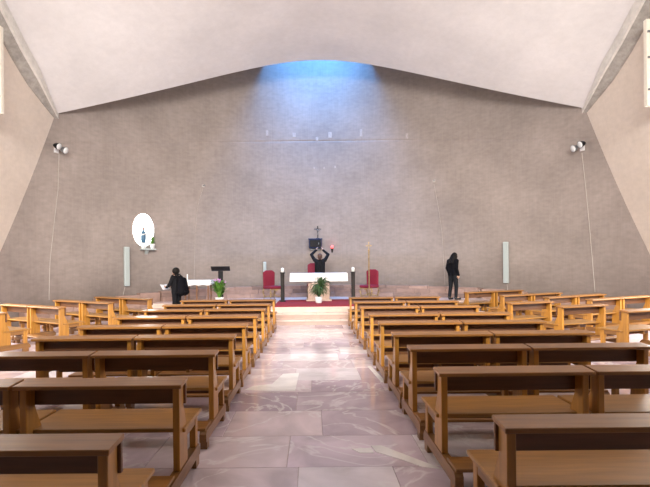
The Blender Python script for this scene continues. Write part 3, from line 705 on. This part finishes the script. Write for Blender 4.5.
def hand(bm, wrist, dirv, nrm, side, curl=0.5):
    w_ = Vector(wrist); d = Vector(dirv).normalized(); n_ = Vector(nrm); n_ = (n_ - d * n_.dot(d)).normalized(); s = d.cross(n_) * side
    for k in range(4):
        o = (k - 1.5) * 0.020
        capsule(bm, w_ + s * o * 0.7, 0.016, w_ + d * 0.085 + s * o, 0.013, 8)
        b = w_ + d * 0.085 + s * o; ln = (0.062, 0.075, 0.070, 0.052)[k]
        d1 = (d * math.cos(curl) + n_ * math.sin(curl)); d2 = (d * math.cos(curl * 2.2) + n_ * math.sin(curl * 2.2))
        m_ = b + d1 * ln * 0.55; capsule(bm, b, 0.0095, m_, 0.009, 8); capsule(bm, m_, 0.009, m_ + d2 * ln * 0.5, 0.0075, 8)
    tb_ = w_ + d * 0.025 - s * 0.03; t1 = tb_ + (d * 0.6 - s * 0.7 + n_ * 0.4).normalized() * 0.04
    capsule(bm, tb_, 0.014, t1, 0.011, 8); capsule(bm, t1, 0.011, t1 + (d * 0.9 - s * 0.2 + n_ * 0.3).normalized() * 0.03, 0.009, 8)

def person(label, loc, rz, J, jacket, trousers, hairm, hair_kind, jacket_hem, hood=False):
    """J: joints in local coordinates, facing +y. Body in one surface; clothes and hair are children."""
    t = thing('person', label, 'person', loc, rz)
    hd = Vector(J['head']); tilt = J.get('tilt', Vector((0, 1, 0))); tilt = Vector(tilt).normalized()
    up = Vector(J.get('up', (0, 0, 1))).normalized(); rt = tilt.cross(up).normalized()
    # body
    bm = bmesh.new()
    ellip(bm, hd + up * 0.02, (0.078, 0.096, 0.10)); capsule(bm, hd + tilt * 0.035 - up * 0.03, 0.062, hd + tilt * 0.055 - up * 0.085, 0.038)
    capsule(bm, hd + tilt * 0.096 + up * 0.015, 0.012, hd + tilt * 0.115 - up * 0.025, 0.015, 8)           # nose
    for s in (-1, 1):
        capsule(bm, hd + rt * s * 0.078 - up * 0.02, 0.012, hd + rt * s * 0.082 + up * 0.025, 0.016, 8)    # ears
        capsule(bm, hd + tilt * 0.082 + rt * s * 0.03 + up * 0.028, 0.012, hd + tilt * 0.084 + rt * s * 0.045 + up * 0.026, 0.011, 8)
    capsule(bm, hd + tilt * 0.094 - up * 0.052 - rt * 0.02, 0.009, hd + tilt * 0.094 - up * 0.052 + rt * 0.02, 0.009, 8)
    nk = Vector(J['neck']); capsule(bm, hd - up * 0.05 - tilt * 0.01, 0.052, nk, 0.058)
    pv = Vector(J['pelvis']); ch = Vector(J['chest'])
    for s in (-1, 1):
        capsule(bm, ch + Vector((s * 0.075, 0, 0.03)), 0.095, pv + Vector((s * 0.07, 0, 0)), 0.10)
    for s, k in ((-1, 'L'), (1, 'R')):
        sh, el, wr = (Vector(J[q + k]) for q in ('sh', 'el', 'wr'))
        capsule(bm, nk, 0.05, sh, 0.052); capsule(bm, sh, 0.05, el, 0.040); capsule(bm, el, 0.040, wr, 0.028)
        hp, kn, an, to = (Vector(J[q + k]) for q in ('hip', 'kn', 'an', 'toe'))
        capsule(bm, hp, 0.082, kn, 0.054); capsule(bm, kn, 0.054, an, 0.038); capsule(bm, an, 0.036, to, 0.03)
        hand(bm, wr, J['hd' + k], J['hn' + k], s, J.get('curl', 0.5))
    fuse('body', bm, M['skin'], t, 0.0075, 2)
    # jacket
    bm = bmesh.new()
    for s in (-1, 1):
        capsule(bm, ch + Vector((s * 0.085, 0, 0.04)), 0.115, pv + Vector((s * 0.075, 0, 0.03)), 0.122)
        capsule(bm, pv + Vector((s * 0.075, 0, 0.05)), 0.125, pv + Vector((s * 0.078, 0, jacket_hem + 0.10)), 0.122)
    capsule(bm, nk + Vector((0, 0, -0.02)), 0.072, ch, 0.12)
    for s, k in ((-1, 'L'), (1, 'R')):
        sh, el, wr = (Vector(J[q + k]) for q in ('sh', 'el', 'wr'))
        capsule(bm, nk - Vector((0, 0, 0.04)), 0.07, sh, 0.07); capsule(bm, sh, 0.072, el, 0.058); capsule(bm, el, 0.058, wr, 0.044)
    fuse('jacket', bm, jacket, t, 0.014, 4)
    bm = bmesh.new(); capsule(bm, nk + Vector((0, 0, 0.01)), 0.066, nk + Vector((0, 0, 0.035)), 0.064); fuse('collar', bm, jacket, t, 0.012, 2)
    # trousers
    bm = bmesh.new()
    for s, k in ((-1, 'L'), (1, 'R')):
        hp, kn, an = (Vector(J[q + k]) for q in ('hip', 'kn', 'an'))
        capsule(bm, pv, 0.11, hp, 0.10); capsule(bm, hp, 0.098, kn, 0.070); capsule(bm, kn, 0.070, an + Vector((0, 0, 0.03)), 0.056)
    fuse('trousers', bm, trousers, t, 0.014, 4)
    for k in 'LR':
        an, to = Vector(J['an' + k]), Vector(J['toe' + k]); bm = bmesh.new()
        capsule(bm, (an.x, an.y, 0.045), 0.044, to, 0.040); capsule(bm, (an.x, an.y, 0.045), 0.044, an + (to - an) * -0.2 - Vector((0, 0, 0.02)), 0.042)
        capsule(bm, (an.x, an.y, 0.045), 0.045, an, 0.046)
        fuse('shoe', bm, M['shoe'], t, 0.011, 3)
    # hair
    bm = bmesh.new(); ellip(bm, hd + up * 0.035 - tilt * 0.022, (0.090, 0.100, 0.098)); ellip(bm, hd - tilt * 0.05, (0.08, 0.06, 0.09))
    if hair_kind == 'bun': ellip(bm, hd + up * 0.04 - tilt * 0.03, (0.115, 0.12, 0.115))
    if hair_kind == 'long':
        for s in (-1, 0, 1): capsule(bm, hd - tilt * 0.05 + rt * s * 0.06, 0.055, hd - tilt * 0.07 + rt * s * 0.085 - up * 0.27, 0.045)
        for s in (-1, 1): capsule(bm, hd + rt * s * 0.075 + tilt * 0.02, 0.035, hd + rt * s * 0.10 + tilt * 0.02 - up * 0.22, 0.035)
    fuse('hair', bm, hairm, t, 0.011, 3)
    return t

def stand(h=1.7, stance=0.09, fwd=0.0):
    k = h / 1.7
    J = dict(pelvis=(0, 0, 0.94 * k), chest=(0, 0.0, 1.28 * k), neck=(0, -0.01, 1.45 * k), head=(0, 0.02, 1.585 * k),
             shL=(-0.18, 0, 1.40 * k), shR=(0.18, 0, 1.40 * k), elL=(-0.23, -0.03, 1.12 * k), elR=(0.23, -0.03, 1.12 * k),
             wrL=(-0.22, 0.05, 0.90 * k), wrR=(0.22, 0.05, 0.90 * k), hdL=(0, 0.2, -1), hdR=(0, 0.2, -1), hnL=(1, 0, 0), hnR=(-1, 0, 0))
    for s, q in ((-1, 'L'), (1, 'R')):
        J['hip' + q] = (s * 0.09, 0, 0.88 * k); J['kn' + q] = (s * stance, 0.02 + fwd * s, 0.48 * k); J['an' + q] = (s * stance, -0.02 + fwd * 1.5 * s, 0.085)
        J['toe' + q] = (s * (stance + 0.03), 0.14 + fwd * 1.5 * s, 0.04)
    return J
# person at the wall box with raised arms
J = stand(1.66)
J.update(head=(0, -0.03, 1.52), tilt=(0, 0.92, 0.38), up=(0, -0.30, 0.95), neck=(0, -0.01, 1.40),
         shL=(-0.19, 0, 1.40), shR=(0.19, 0, 1.40), elL=(-0.31, 0.10, 1.60), elR=(0.31, 0.10, 1.60),
         wrL=(-0.13, 0.30, 1.77), wrR=(0.13, 0.30, 1.77), hdL=(0.25, 0.5, 0.85), hdR=(-0.25, 0.5, 0.85), hnL=(0.7, 0.5, -0.2), hnR=(-0.7, 0.5, -0.2), curl=0.35)
person('person in dark jacket behind the altar, arms raised to the wall box', (0.29, 17.20, PZ), 0.0, J, M['cloth_dark'], M['cloth_grey'], M['hair_brown'], 'short', -0.08)
# standing person with backpack on the left
J = stand(1.60, 0.08)
J.update(elL=(-0.25, 0.06, 1.10), wrL=(-0.15, 0.27, 1.02), hdL=(0.25, 1, 0.05), hnL=(0.6, 0, 0.8), head=(0, 0.05, 1.475), tilt=(0, 0.97, -0.2), up=(0, 0.2, 0.98),
         elR=(0.25, 0.04, 1.08), wrR=(0.16, 0.25, 1.04), hdR=(-0.25, 1, 0.05), hnR=(-0.6, 0, 0.8))
RZL = R(64)
pl_ = person('person in black jacket with a backpack, seen from behind near the small table', (-4.19, 14.55, 0.0), RZL, J, M['cloth_dark'], M['cloth_dark'], M['hair_dark'], 'bun', -0.10)
bp = thing('backpack', 'black rounded backpack worn by the person near the small table', 'backpack', (-4.19, 14.55, 0.0), RZL)
bm = bmesh.new()
for s in (-1, 1): capsule(bm, (s * 0.07, -0.25, 0.90), 0.145, (s * 0.05, -0.22, 1.22), 0.11)
fuse('bag_body', bm, M['cloth_black'], bp, 0.014, 4)
bm = bmesh.new(); capsule(bm, (-0.06, -0.385, 0.88), 0.05, (0.06, -0.385, 0.88), 0.05); capsule(bm, (-0.06, -0.375, 0.98), 0.045, (0.06, -0.375, 0.98), 0.045); fuse('front_pocket', bm, M['cloth_black'], bp, 0.012, 3)
for s in (-1, 1): obj('strap', tube(bmesh.new(), [(s * 0.08, -0.12, 1.28), (s * 0.11, -0.03, 1.425), (s * 0.12, 0.09, 1.38), (s * 0.12, 0.135, 1.2), (s * 0.15, 0.08, 1.0), (s * 0.12, -0.12, 0.92)], 0.018, 6), M['cloth_black'], bp)
Mx = Matrix.Translation((-4.19, 14.55, 0)) @ Matrix.Rotation(RZL, 4, 'Z')
fo_ = obj('folded_paper', prism(bmesh.new(), [(-0.14, 0.0), (0.14, 0.0), (0.15, 0.20), (0.0, 0.185), (-0.15, 0.20)], 'y', -0.006, 0.006), M['paper'])
fo_.matrix_world = Mx @ Matrix.Translation((-0.03, 0.40, 0.94)) @ Matrix.Rotation(R(-35), 4, 'X'); tag(fo_, 'white sheet held by the person with the backpack', 'paper')
# standing person on the right
J = stand(1.58, 0.10, 0.03)
J.update(head=(0, 0.08, 1.45), tilt=(0, 0.85, -0.5), up=(0, 0.45, 0.89), neck=(0, 0.0, 1.34), elL=(-0.215, -0.05, 1.06), elR=(0.215, -0.05, 1.06),
         wrL=(-0.20, 0.05, 0.83), wrR=(0.20, 0.05, 0.83), hdL=(0.1, 0.2, -1), hdR=(-0.1, 0.2, -1))
person('person dressed in black with head bowed, standing by the right wall', (4.72, 15.75, PZ), R(-62), J, M['cloth_black'], M['cloth_grey'], M['hair_dark'], 'long', -0.10)
